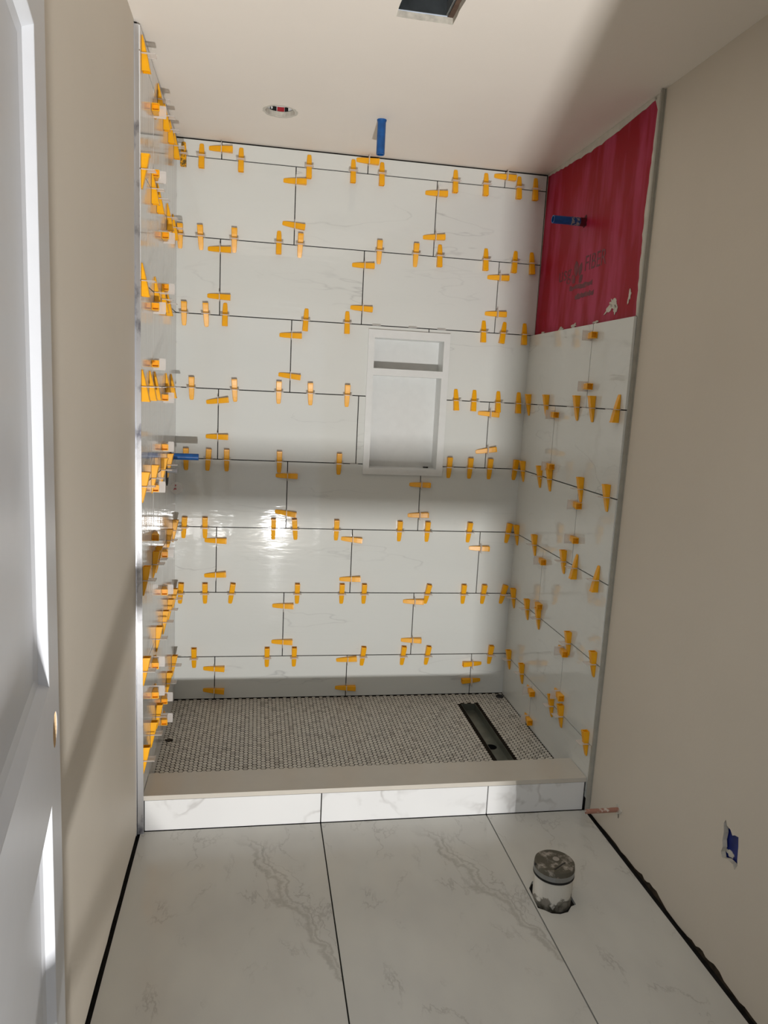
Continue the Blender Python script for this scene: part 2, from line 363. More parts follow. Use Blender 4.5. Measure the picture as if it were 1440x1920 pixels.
# left wall: painted drywall up to the shower, tiled beyond
bm = bmesh.new(); box(bm, -0.13, -0.0095, -D + 0.004, 0.02, -0.01, ZC)
wall_left = struct(link('wall_left', bm, BACKER))
bm = bmesh.new()
pts = [(-3.0, 0.010)] + [(y, 0.010 + 0.002 * math.sin(y * 31) + random.uniform(-.0015, .0015)) for y in [-2.9 + 0.06 * i for i in range(32)]] + [(-D - 0.012, 0.010), (-D - 0.012, ZC), (-3.0, ZC)]
prism(bm, [pts], lambda u, v, k: (-0.015 - 0.0135 * k, u, v))
link('drywall', bm, PAINT, wall_left)
bm = bmesh.new(); box(bm, -0.13, -0.0286, -3.0, -D - 0.01, -0.01, ZC); link('void_backing', bm, DARK, wall_left)  # near-black slab paints in the shade of the void behind the drywall
YL_E, YL_O = -0.69, -0.43
def side_tiles(parent, xf, sgn, rows, ye, yo, mat, valve=False):
    for n in rows:
        z0, z1 = JZ[n] + G, JZ[n-1] - (G if n > 1 else 0)
        if n == 9: z0 = 0.0482
        yj = ye if n % 2 == 0 else yo
        for a, b in ((-D, yj), (yj, 0.0)):
            g0 = G if a != -D else 0; g1 = G if b != 0 else 0
            bm = bmesh.new(); lip = random.uniform(-0.0003, 0.0003)
            loops = [rect(0, b - a - g0 - g1, 0, z1 - z0)]
            if valve and z0 < 1.18 < z1 + 0.02 and b == 0.0:
                pass
            prism(bm, loops, lambda u, v, k: (-sgn * 0.009 * k + (lip if k == 0 else 0), u, v))
            link('tile', bm, mat, parent, loc=(xf, a + g0, z0))
side_tiles(wall_left, 0.0, 1, range(1, 10), YL_E, YL_O, TILE_L)
# right wall
def ragged(a, b, z, amp, n):
    return [(a + (b - a) * i / n, z + random.uniform(-amp, amp)) for i in range(n + 1)]
OUT = [(-1.684,0.404),(-1.690,0.417),(-1.697,0.404),(-1.712,0.402),(-1.722,0.392),(-1.730,0.398),(-1.745,0.402),(-1.749,0.38),(-1.752,0.345),(-1.755,0.33),(-1.747,0.312),(-1.738,0.322),(-1.715,0.322),(-1.695,0.312),(-1.688,0.325),(-1.692,0.34),(-1.687,0.357),(-1.689,0.38)]
gapz = [(-0.972,0.004),(-1.04,0.004),(-1.10,0.008),(-1.17,0.010),(-1.21,0.006),(-1.24,0.010),(-1.30,0.009),(-1.325,0.013),(-1.345,0.019),(-1.36,0.012),(-1.375,0.014),(-1.39,0.022),(-1.41,0.020),(-1.43,0.023),(-1.45,0.016),(-1.49,0.006),(-1.55,0.004),(-1.60,0.007),(-1.62,0.012),(-1.64,0.009),(-1.655,0.017),(-1.67,0.019),(-1.685,0.013),(-1.70,0.015),(-1.72,0.022),(-1.745,0.021),(-1.765,0.012),(-1.80,0.010),(-1.83,0.008),(-1.85,0.013),(-1.88,0.011),(-1.95,0.012),(-2.2,0.02),(-3.0,0.02)]
bm = bmesh.new()
prism(bm, [gapz + [(-3.0, ZC), (0.02, ZC), (0.02, 0.004)], OUT], lambda u, v, k: (xw(v) + 0.0135 * k, u, v), side=1)
wall_right = struct(link('wall_right', bm, [PAINT, GYP]))
bm = bmesh.new()
prism(bm, [rect(-3.0, 0.03, -0.01, ZC)], lambda u, v, k: (xw(v) + 0.05 + 0.05 * k, u, v))
link('void_backing', bm, DARK, wall_right)  # near-black sheet, its colour stands in for the unlit wall cavity
bm = bmesh.new(); box(bm, 1.560 + 0.0105, 1.625, -3.0, -0.96, -0.012, 0.011); link('sill_plate', bm, simple('stud_wood', (0.07, 0.05, 0.03), 0.9, var=0.5, scale=40), wall_right)
bm = bmesh.new(); box(bm, W + 0.0095, xw(0) + 0.001, -D + 0.002, 0.009, 0.0, 1.7538); link('mortar_bed', bm, BACKER, wall_right)
side_tiles(wall_right, W, -1, range(4, 10), -0.655, -0.364, TILE)
# pink waterproofing film above the tiles, brushed over the board with ragged edges
random.seed(11)
edge = []
for i in range(33):        # front edge going up
    z = 1.760 + (2.395 - 1.760) * i / 32
    base = -0.925 + 0.012 * math.sin((z - 1.76) * 5.2)
    edge.append((base + random.uniform(-0.003, 0.003) + 0.004 * noise.noise(Vector((0, z * 40, 1))), z))
top = []
for i in range(41):        # ceiling edge going back
    y = -0.915 + 0.91 * i / 40
    zt = 2.434 - 0.020 * math.sin(PI * min(1, max(0, (-y - 0.08) / 0.87))) - 0.012 * abs(noise.noise(Vector((y * 22, 3, 0))))
    top.append((y, min(2.440, zt)))
bm = bmesh.new(); prism(bm, [[(-0.002, 1.755), (-0.90, 1.755)] + edge + top], lambda u, v, k: (xw(v) - 0.0012 * (1 - k) - 0.0001, u, v))
link('waterproofing_film', bm, PINK, wall_right)
def blob(cy, cz, ry_, rz_, seed, n=26, amp=0.45, rot=0):
    out = []
    for i in range(n):
        a = 2*PI*i/n; r = 1 + amp * noise.noise(Vector((math.cos(a) * 1.6 + seed, math.sin(a) * 1.6, seed))) * 2
        u, v = ry_ * r * math.cos(a), rz_ * r * math.sin(a)
        out.append((cy + u * math.cos(rot) - v * math.sin(rot), cz + u * math.sin(rot) + v * math.cos(rot)))
    return out
for (cy, cz, a, b_, s, ro) in ((-0.755, 1.815, 0.030, 0.016, 2.3, 0.6), (-0.725, 1.800, 0.030, 0.009, 5.1, -0.5), (-0.775, 1.798, 0.011, 0.018, 8.4, 0.2), (-0.868, 1.830, 0.009, 0.018, 3.7, 0.2),
                           (-0.30, 1.762, 0.022, 0.006, 1.2, 0), (-0.43, 1.765, 0.024, 0.008, 6.6, 0), (-0.62, 1.762, 0.022, 0.005, 9.1, 0), (-0.10, 1.760, 0.02, 0.004, 4.1, 0)):
    bm = bmesh.new(); prism(bm, [blob(cy, cz, a, b_, s, rot=ro)], lambda u, v, k: (xw(v) - 0.0024 * (1 - k) - 0.0011, u, v))
    link('plaster_patch', bm, PLASTER, wall_right)
# ragged strip of joint compound down the front edge of the film
st = [(-D - 0.0005, 1.756), (-D - 0.0005, 2.44), (-0.905, 2.44)]
bm = bmesh.new()
prism(bm, [[(-D, 1.7545)] + [(y - 0.001, z) for y, z in edge] + [(-0.90, 2.441), (-D, 2.441)]], lambda u, v, k: (xw(v) - 0.0022 * (1 - k) - 0.0001, u, v))
link('plaster_strip', bm, PLASTER, wall_right)
bm = bmesh.new()
prism(bm, [[(y, z + 0.0005) for y, z in top] + [(-0.004, 2.443), (-0.915, 2.443)]], lambda u, v, k: (xw(v) - 0.0022 * (1 - k) - 0.0001, u, v))
link('plaster_strip', bm, PLASTER, wall_right)
# print on the board under the film: usg, leaf emblem, FIBER
def text(body, size, y, z, parent, mat, sx=1.0, shear=0.0, th=0.0003, off=0.0015):
    c = bpy.data.curves.new('print', 'FONT'); c.body = body; c.size = size; c.extrude = th; c.shear = shear
    o = bpy.data.objects.new('print', c); COL.objects.link(o)
    R = Matrix(((0, 0, -1), (-1, 0, 0), (0, 1, 0))).to_4x4()
    o.matrix_world = Matrix.Translation((xw(z) - off, y, z)) @ R @ Matrix.Diagonal((sx, 1, 1, 1))
    dg = bpy.context.evaluated_depsgraph_get(); me = bpy.data.meshes.new_from_object(o.evaluated_get(dg)); me.name = 'print'
    mw = o.matrix_world.copy(); bpy.data.objects.remove(o)
    n = bpy.data.objects.new('print', me); COL.objects.link(n); n.matrix_world = mw; n.parent = parent
    me.materials.clear(); me.materials.append(mat); return n
PR = blotch('faded_print', (0.12, 0.006, 0.020), (0.30, 0.006, 0.03), 30, 0.50, 0.75, 0.5, bump=0)
text('usg', 0.085, -0.225, 1.955, wall_right, PR, 1.15)
text('FIBER', 0.082, -0.475, 1.965, wall_right, PR, 0.95)
for k, (dy, dz, l, wd, an) in enumerate(((0.0, 0.0, 0.048, 0.016, 0.25), (-0.028, -0.004, 0.040, 0.013, -0.35), (0.012, -0.028, 0.036, 0.013, 0.85), (-0.034, -0.032, 0.030, 0.012, -0.9))):
    pts = []
    for i in range(16):
        t = i / 8.0
        s = t if t <= 1 else 2 - t
        wv = wd * abs(math.sin(PI * s)) ** 0.8 * (1 if t <= 1 else -1) * 1.3
        lv = l * 1.35 * (s - 0.15)
        pts.append((-0.405 + dy + wv * math.cos(an) + lv * math.sin(an), 1.965 + dz - wv * math.sin(an) + lv * math.cos(an)))
    bm = bmesh.new(); prism(bm, [pts], lambda u, v, k: (xw(v) - 0.0018 + 0.0003 * k, u, v)); link('leaf_emblem', bm, PR, wall_right)
for i, (y0, y1, z0, z1) in enumerate(((-0.35, -0.56, 1.905, 1.922), (-0.41, -0.58, 1.868, 1.884))):
    pts = ragged(y0, y1, z0, 0.004, 14) + list(reversed(ragged(y0, y1, z1, 0.004, 14)))
    bm = bmesh.new(); prism(bm, [pts], lambda u, v, k: (xw(v) - 0.0017 + 0.0003 * k, u, v)); link('smudged_print', bm, PR, wall_right)

# wall with the doorway the photograph is taken through
JX = 0.862
bm = bmesh.new()
prism(bm, [[(-0.9, 0), (0.115, 0), (0.115, 2.06), (JX, 2.06), (JX, 0), (2.4, 0), (2.4, ZC + 0.05), (-0.9, ZC + 0.05)]], lambda u, v, k: (u, -2.85 - 0.12 * k, v))
wall_front = struct(link('wall_front', bm, PAINT))

# ceiling with its two cut-outs
random.seed(5)
def jag(pts, n, amp):
    out = []
    for i, a in enumerate(pts):
        b = pts[(i + 1) % len(pts)]
        for k in range(n):
            t = k / n; out.append((a[0] + (b[0]-a[0])*t + (random.uniform(-amp, amp) if k else 0), a[1] + (b[1]-a[1])*t + (random.uniform(-amp, amp) if k else 0)))
    return out
HOLE = jag([(0.681, -1.176), (0.835, -1.172), (0.834, -1.345), (0.678, -1.345)], 7, 0.0016)
CANH = circ(0.400, -0.396, 0.053, 32, 0.0012)
bm = bmesh.new()
prism(bm, [rect(-0.16, 1.70, -2.98, 0.13), HOLE, CANH], lambda u, v, k: (u, v, ZC + 0.017 * k), side=1)
ceiling = struct(link('ceiling', bm, [CEILP, GYP]))
bm = bmesh.new()
ring_o = circ(0.400, -0.396, 0.062, 32, 0.003); ring_i = circ(0.400, -0.396, 0.0535, 32, 0.0006)
prism(bm, [ring_o, ring_i], lambda u, v, k: (u, v, ZC - 0.0012 * (1 - k))); link('plaster_ring', bm, PLASTER, ceiling)

# metal profiles at the tile edges
bm = bmesh.new()
zt = 2.436
for z0, z1 in [(0.0, zt)]:
    v = [bm.verts.new(p) for p in ((-0.013, -D-0.004, z0), (0.006, -D-0.004, z0), (0.006, -D, z0), (-0.013, -D, z0), (-0.017, -D-0.004, z1), (-0.003, -D-0.004, z1), (-0.003, -D, z1), (-0.017, -D, z1))]
    for f in ((3,2,1,0),(4,5,6,7),(0,1,5,4),(1,2,6,5),(2,3,7,6),(3,0,4,7)): bm.faces.new([v[i] for i in f])
box(bm, -0.0165, -0.0145, -D - 0.013, -D - 0.002, 0, zt)
tl = struct(link('trim_1', bm, SCARRED))
bm = bmesh.new()
prism(bm, [rect(0.0, 0.015, 0.0, 2.442)], lambda u, v, k: (xw(v) - 0.0135 + u, -D - 0.006 + 0.005 * k, v))
prism(bm, [rect(0.0, 0.0025, 0.0, 2.442)], lambda u, v, k: (xw(v) - 0.0135 + u, -D - 0.001 + 0.004 * k, v))
tr_ = struct(link('trim_2', bm, ALUP))
bm = bmesh.new(); prism(bm, [rect(-D - 0.0125, -D - 0.0062, 0.0, 2.442)], lambda u, v, k: (xw(v) - 0.0012 * (1 - k), u, v)); link('dark_reveal', bm, ALUP, tr_)

# ---------------------------------------------------------------- door standing open against the left wall
EX, EY, DXX, DYY = 0.0435, -2.106, -0.148, 0.989       # free edge of the leaf, direction hinge -> edge
def dp(s_, z, dep): return (EX + s_ * DXX - dep * DYY, EY + s_ * DYY + dep * DXX, z)
P1 = (-0.655, -0.120, 1.028, 1.893); P2 = (-0.655, -0.120, 0.20, 0.847)
door = bpy.data.objects.new('door_1', None); COL.objects.link(door); struct(door); door['label'] = 'white two-panel door standing open, bore hole without its knob'
bore = circ(-0.060, 0.937, 0.027, 28)
bm = bmesh.new(); prism(bm, [rect(-0.76, 0.0, 0.012, 2.035), rect(*P1), rect(*P2), bore], lambda u, v, k: dp(u, v, 0.0185 * k)); link('door_leaf', bm, DOORP, door)
bm = bmesh.new(); prism(bm, [rect(-0.76, 0.0, 0.012, 2.035), bore], lambda u, v, k: dp(u, v, 0.0186 + 0.0165 * k)); link('door_leaf', bm, DOORP, door)
for P in (P1, P2):
    bm = bmesh.new(); rings = []
    for ins, dep in ((0, 0), (0.0012, 0.0006), (0.010, 0.0130), (0.022, 0.0165), (0.030, 0.0166)):
        rings.append([bm.verts.new(dp(y, z, dep)) for y, z in rect(P[0] + ins, P[1] - ins, P[2] + ins, P[3] - ins)])
    for A, B in zip(rings[:-1], rings[1:]):
        for i in range(4): bm.faces.new((A[i], A[(i+1) % 4], B[(i+1) % 4], B[i]))
    bm.faces.new(rings[-1])
    link('door_panel', bm, DOORP, door)
bm = bmesh.new(); tube(bm, dp(-0.060, 0.937, 0.033), dp(-0.060, 0.937, 0.0006), 0.0269, 28, caps=(True, False)); link('bore_hole', bm, WOOD, door)

# ---------------------------------------------------------------- shower curb
curb = thing('shower_curb', 'low shower curb with beige stone top and white marbled tile front', 'curb', (0, -0.947, 0))
CY0, CY1, CZ = -0.947, -0.800, 0.1256
bm = bmesh.new(); box(bm, 0.001, xw(0), CY0 + 0.010 + 0.947, CY1 + 0.947 - 0.002, 0.0, CZ - 0.016); link('curb_core', bm, BACKER, curb)
bm = bmesh.new(); box(bm, 0.001, W - 0.001, 0.0, 0.147, CZ - 0.016, CZ); bmesh.ops.bevel(bm, geom=bm.edges[:], offset=0.001, segments=1); link('curb_slab', bm, QUARTZ, curb)
for a, b in ((0.005, 0.587), (0.587, 1.178), (1.178, 1.543)):
    bm = bmesh.new(); box(bm, G, b - a - G, 0.001, 0.010, 0.0015, CZ - 0.0175); link('tile', bm, CURBT, curb, loc=(a, 0, 0))

# ---------------------------------------------------------------- shower pan with hexagon mosaic
pan = thing('shower_pan', 'recessed shower floor of small off-white hexagon mosaic with dark joints', 'shower floor', (0, 0, 0))
DX0, DX1, DY0, DY1 = 1.310, 1.378, -0.735, -0.118
PZ = 0.049
bm = bmesh.new(); prism(bm, [rect(0, W, -0.80, 0.009), rect(DX0, DX1, DY0, DY1)], lambda u, v, k: (u, v, PZ - 0.0009 - 0.04 * k)); link('mortar_base', bm, GROUT, pan)
HWD = 0.0194; RR = HWD / math.sqrt(3)
def hex_pts(r, n=6): return [(r * math.cos(PI/3*i), r * math.sin(PI/3*i)) for i in range(6)]
centers = []
cxs = 1.5 * RR
i = 0; x = 0.008
while x < W - 0.004:
    y = -0.792 + (HWD / 2 if i % 2 else 0)
    while y < 0.0:
        jx, jy = random.uniform(-.0004, .0004), random.uniform(-.0004, .0004)
        if not (DX0 - 0.009 < x < DX1 + 0.009 and DY0 - 0.009 < y < DY1 + 0.007): centers.append((x + jx, y + jy))
        y += HWD
    x += cxs; i += 1
def hex_bm(bm, cx, cy, lay=None, sh=0.0):
    rr = RR - 0.0017; top_, bot = [], []
    ro = []
    for k in range(12):
        a = PI/3 * (k // 2) + (0.17 if k % 2 else -0.17)
        q = rr * 0.965
        top_.append(bm.verts.new((cx + (q - 0.0007) * math.cos(a), cy + (q - 0.0007) * math.sin(a), PZ)))
        ro.append(bm.verts.new((cx + q * math.cos(a), cy + q * math.sin(a), PZ - 0.0010)))
    fs = [bm.faces.new(top_)]
    for k in range(12): fs.append(bm.faces.new((ro[k], ro[(k+1) % 12], top_[(k+1) % 12], top_[k])))
    if lay is not None:
        for v in top_ + ro: v[lay] = sh
vis = sorted([c for c in centers if c[1] < -0.60 or True], key=lambda c: (c[1] + 0.0 if -0.655 < c[1] else 5, c[0]))
near = set(vis[:300])
bm = bmesh.new(); hex_bm(bm, 0, 0); h0 = link('hex_tile', bm, HEXM, pan)
first = True
for c in vis[:300]:
    o = h0 if first else h0.copy()
    if not first: COL.objects.link(o)
    first = False; o.parent = pan; o.location = (c[0], c[1], 0)
bm = bmesh.new(); lay = bm.verts.layers.float.new('shade')
for c in centers:
    if c not in near: hex_bm(bm, c[0], c[1], lay, random.random())
st_ = link('hex_mosaic', bm, HEXM, pan); st_['kind'] = 'stuff'

dr = thing('linear_drain', 'long open steel drain channel set in the hexagon mosaic near right wall', 'drain', (1.344, -0.43, PZ))
dx, dy = 0.034, (DY1 - DY0) / 2
oy = (DY0 + DY1) / 2 + 0.43
bm = bmesh.new()
prism(bm, [rect(-dx, dx, oy - dy, oy + dy), circ(-0.002, -0.484 + 0.43, 0.024, 24)], lambda u, v, k: (u, v, -0.030 - 0.0012 * k))
for x0, x1 in ((-dx, -dx + 0.0012), (dx - 0.0012, dx)): box(bm, x0, x1, oy - dy, oy + dy, -0.0305, 0.0005)
for y0, y1 in ((oy - dy, oy - dy + 0.0012), (oy + dy - 0.0012, oy + dy)): box(bm, -dx, dx, y0, y1, -0.0305, 0.0005)
link('drain_channel', bm, STEEL, dr)
bm = bmesh.new(); tube(bm, (-0.002, -0.054, -0.060), (-0.002, -0.054, -0.0300), 0.0245, 24, caps=(True, False)); link('drain_outlet', bm, BLACK, dr)

# ---------------------------------------------------------------- niche
nic = thing('shower_niche', 'white two-compartment recessed niche set in the tiled back wall', 'niche', (0.995, 0, 1.42))
F = (0.812, 1.178, 1.103, 1.737)
O1 = (0.840, 1.151, 1.571, 1.702); O2 = (0.840, 1.148, 1.132, 1.541)
bm = bmesh.new()
prism(bm, [rect(*F), rect(*O1), rect(*O2)], lambda u, v, k: (u - 0.995, -0.010 + 0.0096 * k, v - 1.42))
link('frame', bm, NICHE, nic)
for O in (O1, O2):
    bm = bmesh.new()
    a = [(O[0], O[2]), (O[1], O[2]), (O[1], O[3]), (O[0], O[3])]
    A = [bm.verts.new((x - 0.995, -0.0005, z - 1.42)) for x, z in a]; B = [bm.verts.new((x - 0.995, 0.088, z - 1.42)) for x, z in a]
    for i in range(4): bm.faces.new((A[i], A[(i+1) % 4], B[(i+1) % 4], B[i]))
    bm.faces.new(B)
    C2 = [bm.verts.new((x - 0.995 + (0.006 if x > 0.995 else -0.006), -0.0005, z - 1.42 + (0.006 if z > (O[2] + O[3]) / 2 else -0.006))) for x, z in a]
    D2 = [bm.verts.new((x - 0.995 + (0.006 if x > 0.995 else -0.006), 0.094, z - 1.42 + (0.006 if z > (O[2] + O[3]) / 2 else -0.006))) for x, z in a]
    for i in range(4): bm.faces.new((C2[i], C2[(i+1) % 4], D2[(i+1) % 4], D2[i])); bm.faces.new((A[i], A[(i+1) % 4], C2[(i+1) % 4], C2[i]))
    bm.faces.new(D2)
    link('compartment', bm, NICHE, nic)
bm = bmesh.new(); prism(bm, [blob(1.118, 0.07, 0.012, 0.008, 3.3)], lambda u, v, k: (u - 0.995, v, 1.1325 + 0.004 * k - 1.42)); link('mortar_crumb', bm, DARK, nic)

# ---------------------------------------------------------------- leveling clips
BACK_H = {
    1: [(0.027,'d',0), (0.098,'d',0), (0.255,'d',0), (0.532,'d',0), (0.716,'d',0), (0.838,'d',0), (1.158,'d',0), (1.294,'d',0), (1.444,'d',0), (1.519,'d',0)],
    2: [(0.015,'u',0), (0.097,'u',-3), (0.233,'u',0), (0.416,'d',0), (0.505,'u',2), (0.842,'u',0), (1.002,'u',0), (1.108,'d',0), (1.316,'d',0), (1.449,'d',4), (1.529,'d',-3)],
    3: [(0.033,'u',0), (0.122,'u',-3), (0.200,'d',0), (0.538,'d',3), (0.716,'d',0), (1.328,'d',0), (1.419,'d',8), (1.519,'d',0)],
    4: [(0.066,'u',0), (0.245,'u',-3), (0.432,'u',0), (0.568,'u',-2), (0.729,'u',0), (1.222,'d',-3), (1.305,'d',2), (1.419,'d',0), (1.516,'d',0)],
    5: [(0.045,'u',0), (0.138,'u',4), (0.216,'u',0), (0.442,'u',0), (0.705,'u',0), (1.210,'u',0), (1.308,'u',0), (1.402,'u',0), (1.524,'u',3)],
    6: [(0.039,'u',4), (0.128,'u',0), (0.424,'u',0), (0.519,'u',-5), (0.705,'u',0), (0.995,'u',0), (1.125,'u',0), (1.324,'u',3), (1.514,'u',6)],
    7: [(0.026,'u',4), (0.131,'u',0), (0.247,'u',8), (0.538,'u',0), (0.741,'u',0), (0.844,'u',0), (1.143,'u',9), (1.317,'u',0), (1.415,'u',3), (1.513,'u',10)],
    8: [(0.086,'u',0), (0.410,'u',0), (0.533,'u',0), (0.852,'u',4), (1.043,'u',4), (1.161,'u',6), (1.471,'u',3)],
}
BACK_V = [
(1,0.172,2.409,0),(1,0.776,2.421,-2),(1,1.388,2.413,-3),(2,0.473,2.313,0),(2,0.471,2.138,-8),(2,1.080,2.319,0),(2,1.079,2.139,3),(3,0.172,2.018,0),(3,0.173,1.828,-2),(3,0.778,1.999,0),(3,0.778,1.820,-3),(3,1.383,1.992,0),(3,1.380,1.836,0),(4,0.481,1.688,0),(4,0.481,1.517,-6),(5,0.179,1.397,8),(5,0.181,1.244,0),(5,1.376,1.394,-3),(5,1.371,1.228,10),(6,0.480,1.084,0),(6,0.480,0.917,-8),(6,1.073,1.061,0),(6,1.075,0.921,3),(7,0.182,0.788,0),(7,0.183,0.633,5),(7,0.777,0.802,-4),(7,0.778,0.618,2),(7,1.371,0.770,0),(8,0.482,0.491,0),(8,0.480,0.321,0),(8,1.073,0.512,0),(8,1.075,0.324,0),(9,0.185,0.197,0),(9,0.183,0.092,-3),(9,0.779,0.234,6),(9,0.782,0.094,0),(9,1.373,0.204,180),(9,1.372,0.120,180),]
RIGHT_H = {
    4: [(-0.069,'u',0), (-0.280,'u',0), (-0.589,'u',0), (-0.722,'u',0), (-0.913,'d',0)],
    5: [(-0.064,'u',0), (-0.272,'u',0), (-0.383,'u',0), (-0.687,'u',0), (-0.901,'u',0)],
    6: [(-0.050,'u',0), (-0.278,'u',0), (-0.592,'u',0), (-0.700,'d',0), (-0.883,'d',0)],
    7: [(-0.072,'u',0), (-0.253,'u',0), (-0.387,'u',0), (-0.703,'u',0), (-0.922,'u',0)],
    8: [(-0.075,'u',0), (-0.251,'u',0), (-0.598,'u',0), (-0.695,'u',0), (-0.923,'u',0)],
}
RIGHT_V = [
(4,-0.679,1.709),(4,-0.666,1.525),(5,-0.374,1.411),(5,-0.368,1.199),(6,-0.650,1.082),(6,-0.650,0.950),(7,-0.358,0.797),(7,-0.364,0.604),(8,-0.647,0.501),(8,-0.651,0.321),(9,-0.360,0.215),(9,-0.366,0.084),]
LEFT_H = {
    1: [(-0.925,'d',0), (-0.583,'d',0), (-0.431,'d',0), (-0.291,'d',0), (-0.103,'d',0)],
    2: [(-0.951,'u',0), (-0.724,'d',0), (-0.599,'d',0), (-0.321,'d',0), (-0.143,'d',0)],
    3: [(-0.970,'d',0), (-0.659,'d',0), (-0.464,'d',0), (-0.336,'d',0)],
    4: [(-0.970,'d',0), (-0.779,'d',0), (-0.666,'d',0), (-0.349,'d',0), (-0.187,'d',0)],
    5: [(-0.945,'u',0), (-0.727,'u',0), (-0.475,'u',0), (-0.290,'u',0)],
    6: [(-0.921,'u',0), (-0.701,'u',0), (-0.627,'u',0), (-0.296,'u',0), (-0.087,'u',0)],
    7: [(-0.100,'u',0), (-0.260,'u',0), (-0.421,'u',0), (-0.615,'u',0), (-0.929,'u',0)],
    8: [(-0.098,'u',0), (-0.291,'u',0), (-0.607,'u',0), (-0.753,'u',0), (-0.950,'u',0)],
}
LEFT_V = [
(2,-0.697,2.302),(2,-0.771,2.108),(3,-0.509,1.971),(3,-0.555,1.796),(4,-0.801,1.703),(4,-0.794,1.522),(5,-0.511,1.409),(5,-0.491,1.229),(6,-0.770,1.112),(6,-0.740,0.945),(7,-0.486,0.827),(7,-0.483,0.682),(8,-0.724,0.490),(8,-0.762,0.382),(9,-0.457,0.247),(9,-0.455,0.160),]

def wedge_mesh(mat, name='wedge'):
    bm = bmesh.new()
    # profile along y (thin -> thick), n = height off the tile, w = half width
    st = [(-0.051, 0.0030, 0.0060), (-0.047, 0.0042, 0.0085), (-0.030, 0.0085, 0.0100), (-0.005, 0.0142, 0.0107), (0.020, 0.0196, 0.0112), (0.0385, 0.0228, 0.0114), (0.0387, 0.0242, 0.0114), (0.0440, 0.0246, 0.0114)]
    rings = []
    for y, h, w_ in st:
        c = min(0.0015, h * 0.3)
        rings.append([bm.verts.new(p) for p in ((-w_, y, 0.0008), (w_, y, 0.0008), (w_, y, h - c), (w_ - c, y, h), (-w_ + c, y, h), (-w_, y, h - c))])
    for A, B in zip(rings[:-1], rings[1:]):
        for i in range(6): bm.faces.new((A[i], A[(i+1) % 6], B[(i+1) % 6], B[i]))
    bm.faces.new(rings[0])
    # open hollow thick end
    e = rings[-1]; inn = [bm.verts.new((v.co.x * 0.78, v.co.y, 0.0030 + (v.co.z - 0.0030) * 0.86 if v.co.z > 0.003 else 0.0030)) for v in e]
    dp = [bm.verts.new((v.co.x, v.co.y - 0.012, v.co.z)) for v in inn]
    for i in range(6):
        j = (i + 1) % 6
        bm.faces.new((e[i], e[j], inn[j], inn[i])); bm.faces.new((inn[i], inn[j], dp[j], dp[i]))
    bm.faces.new(dp)
    # rounded nub line across the ramp
    bmesh.ops.recalc_face_normals(bm, faces=bm.faces[:])
    me = bpy.data.meshes.new(name); bm.to_mesh(me); bm.free(); me.materials.append(mat); return me
def strap_mesh():
    bm = bmesh.new()
    W2, H = 0.0190, 0.0400
    arc = [(W2 - 0.006 + 0.006 * math.cos(a), H - 0.006 + 0.006 * math.sin(a)) for a in (0, PI/6, PI/3, PI/2)]
    outer = [(W2, 0.0006)] + arc + [(-p[0], p[1]) for p in reversed(arc)] + [(-W2, 0.0006), (-0.0130, 0.0006), (-0.0130, 0.0175), (0.0130, 0.0175), (0.0130, 0.0006)]
    prism(bm, [outer], lambda u, v, k: (u, -0.0006 + 0.0012 * k, v))
    for x in (-0.0155, 0.0125): box(bm, x, x + 0.003, -0.0012, 0.0012, 0.0006, 0.036)
    box(bm, -0.0190, 0.0190, -0.0014, 0.0014, 0.0372, 0.0392)
    bmesh.ops.recalc_face_normals(bm, faces=bm.faces[:])
    me = bpy.data.meshes.new('strap'); bm.to_mesh(me); bm.free(); me.materials.append(CLEAR); return me
WED, WED_D, STR = wedge_mesh(ORANGE), wedge_mesh(DIRTY), strap_mesh()
ORD = ['first', 'second', 'third', 'fourth', 'fifth', 'sixth', 'seventh', 'eighth', 'ninth', 'tenth', 'eleventh', 'twelfth']
def basis(wall):
    if wall == 'back': return Vector((1, 0, 0)), Vector((0, 0, 1)), Vector((0, -1, 0))
    if wall == 'right': return Vector((0, -1, 0)), Vector((0, 0, 1)), Vector((-1, 0, 0))
    return Vector((0, 1, 0)), Vector((0, 0, 1)), Vector((1, 0, 0))
def clip(wall, pos, axis_ang, tilt, label, group, dirty=False, straponly=False):
    """axis_ang: direction of the thick end in the wall plane, degrees from the wall's own right."""
    U, V, Nn = basis(wall)
    o = bpy.data.objects.new('leveling_clip', None); COL.objects.link(o); o.empty_display_size = 0.02
    tag(o, label, 'tile leveling clip', group); o.location = pos
    def orient(ang):
        a = math.radians(ang); y = U * math.cos(a) + V * math.sin(a); x = y.cross(Nn)
        m = Matrix((x, y, Nn)).transposed(); return m.to_4x4()
    for nm, me, ang in (('wedge', WED_D if dirty else WED, axis_ang + tilt), ('strap', STR, axis_ang)):
        if straponly and nm == 'wedge': continue
        c = bpy.data.objects.new(nm, me); COL.objects.link(c); c.parent = o; c.matrix_local = orient(ang)
    return o
def jn(j): return {8: 'lowest', 1: 'topmost'}.get(j) or ORD[j-1] + ' joint from the top'
def jname(j, wall):
    if wall == 'right': return ORD[j - 4] + ' joint under the pink board'
    return 'topmost joint' if j == 1 else 'lowest joint' if j == 8 else ORD[j - 1] + ' joint from the top'
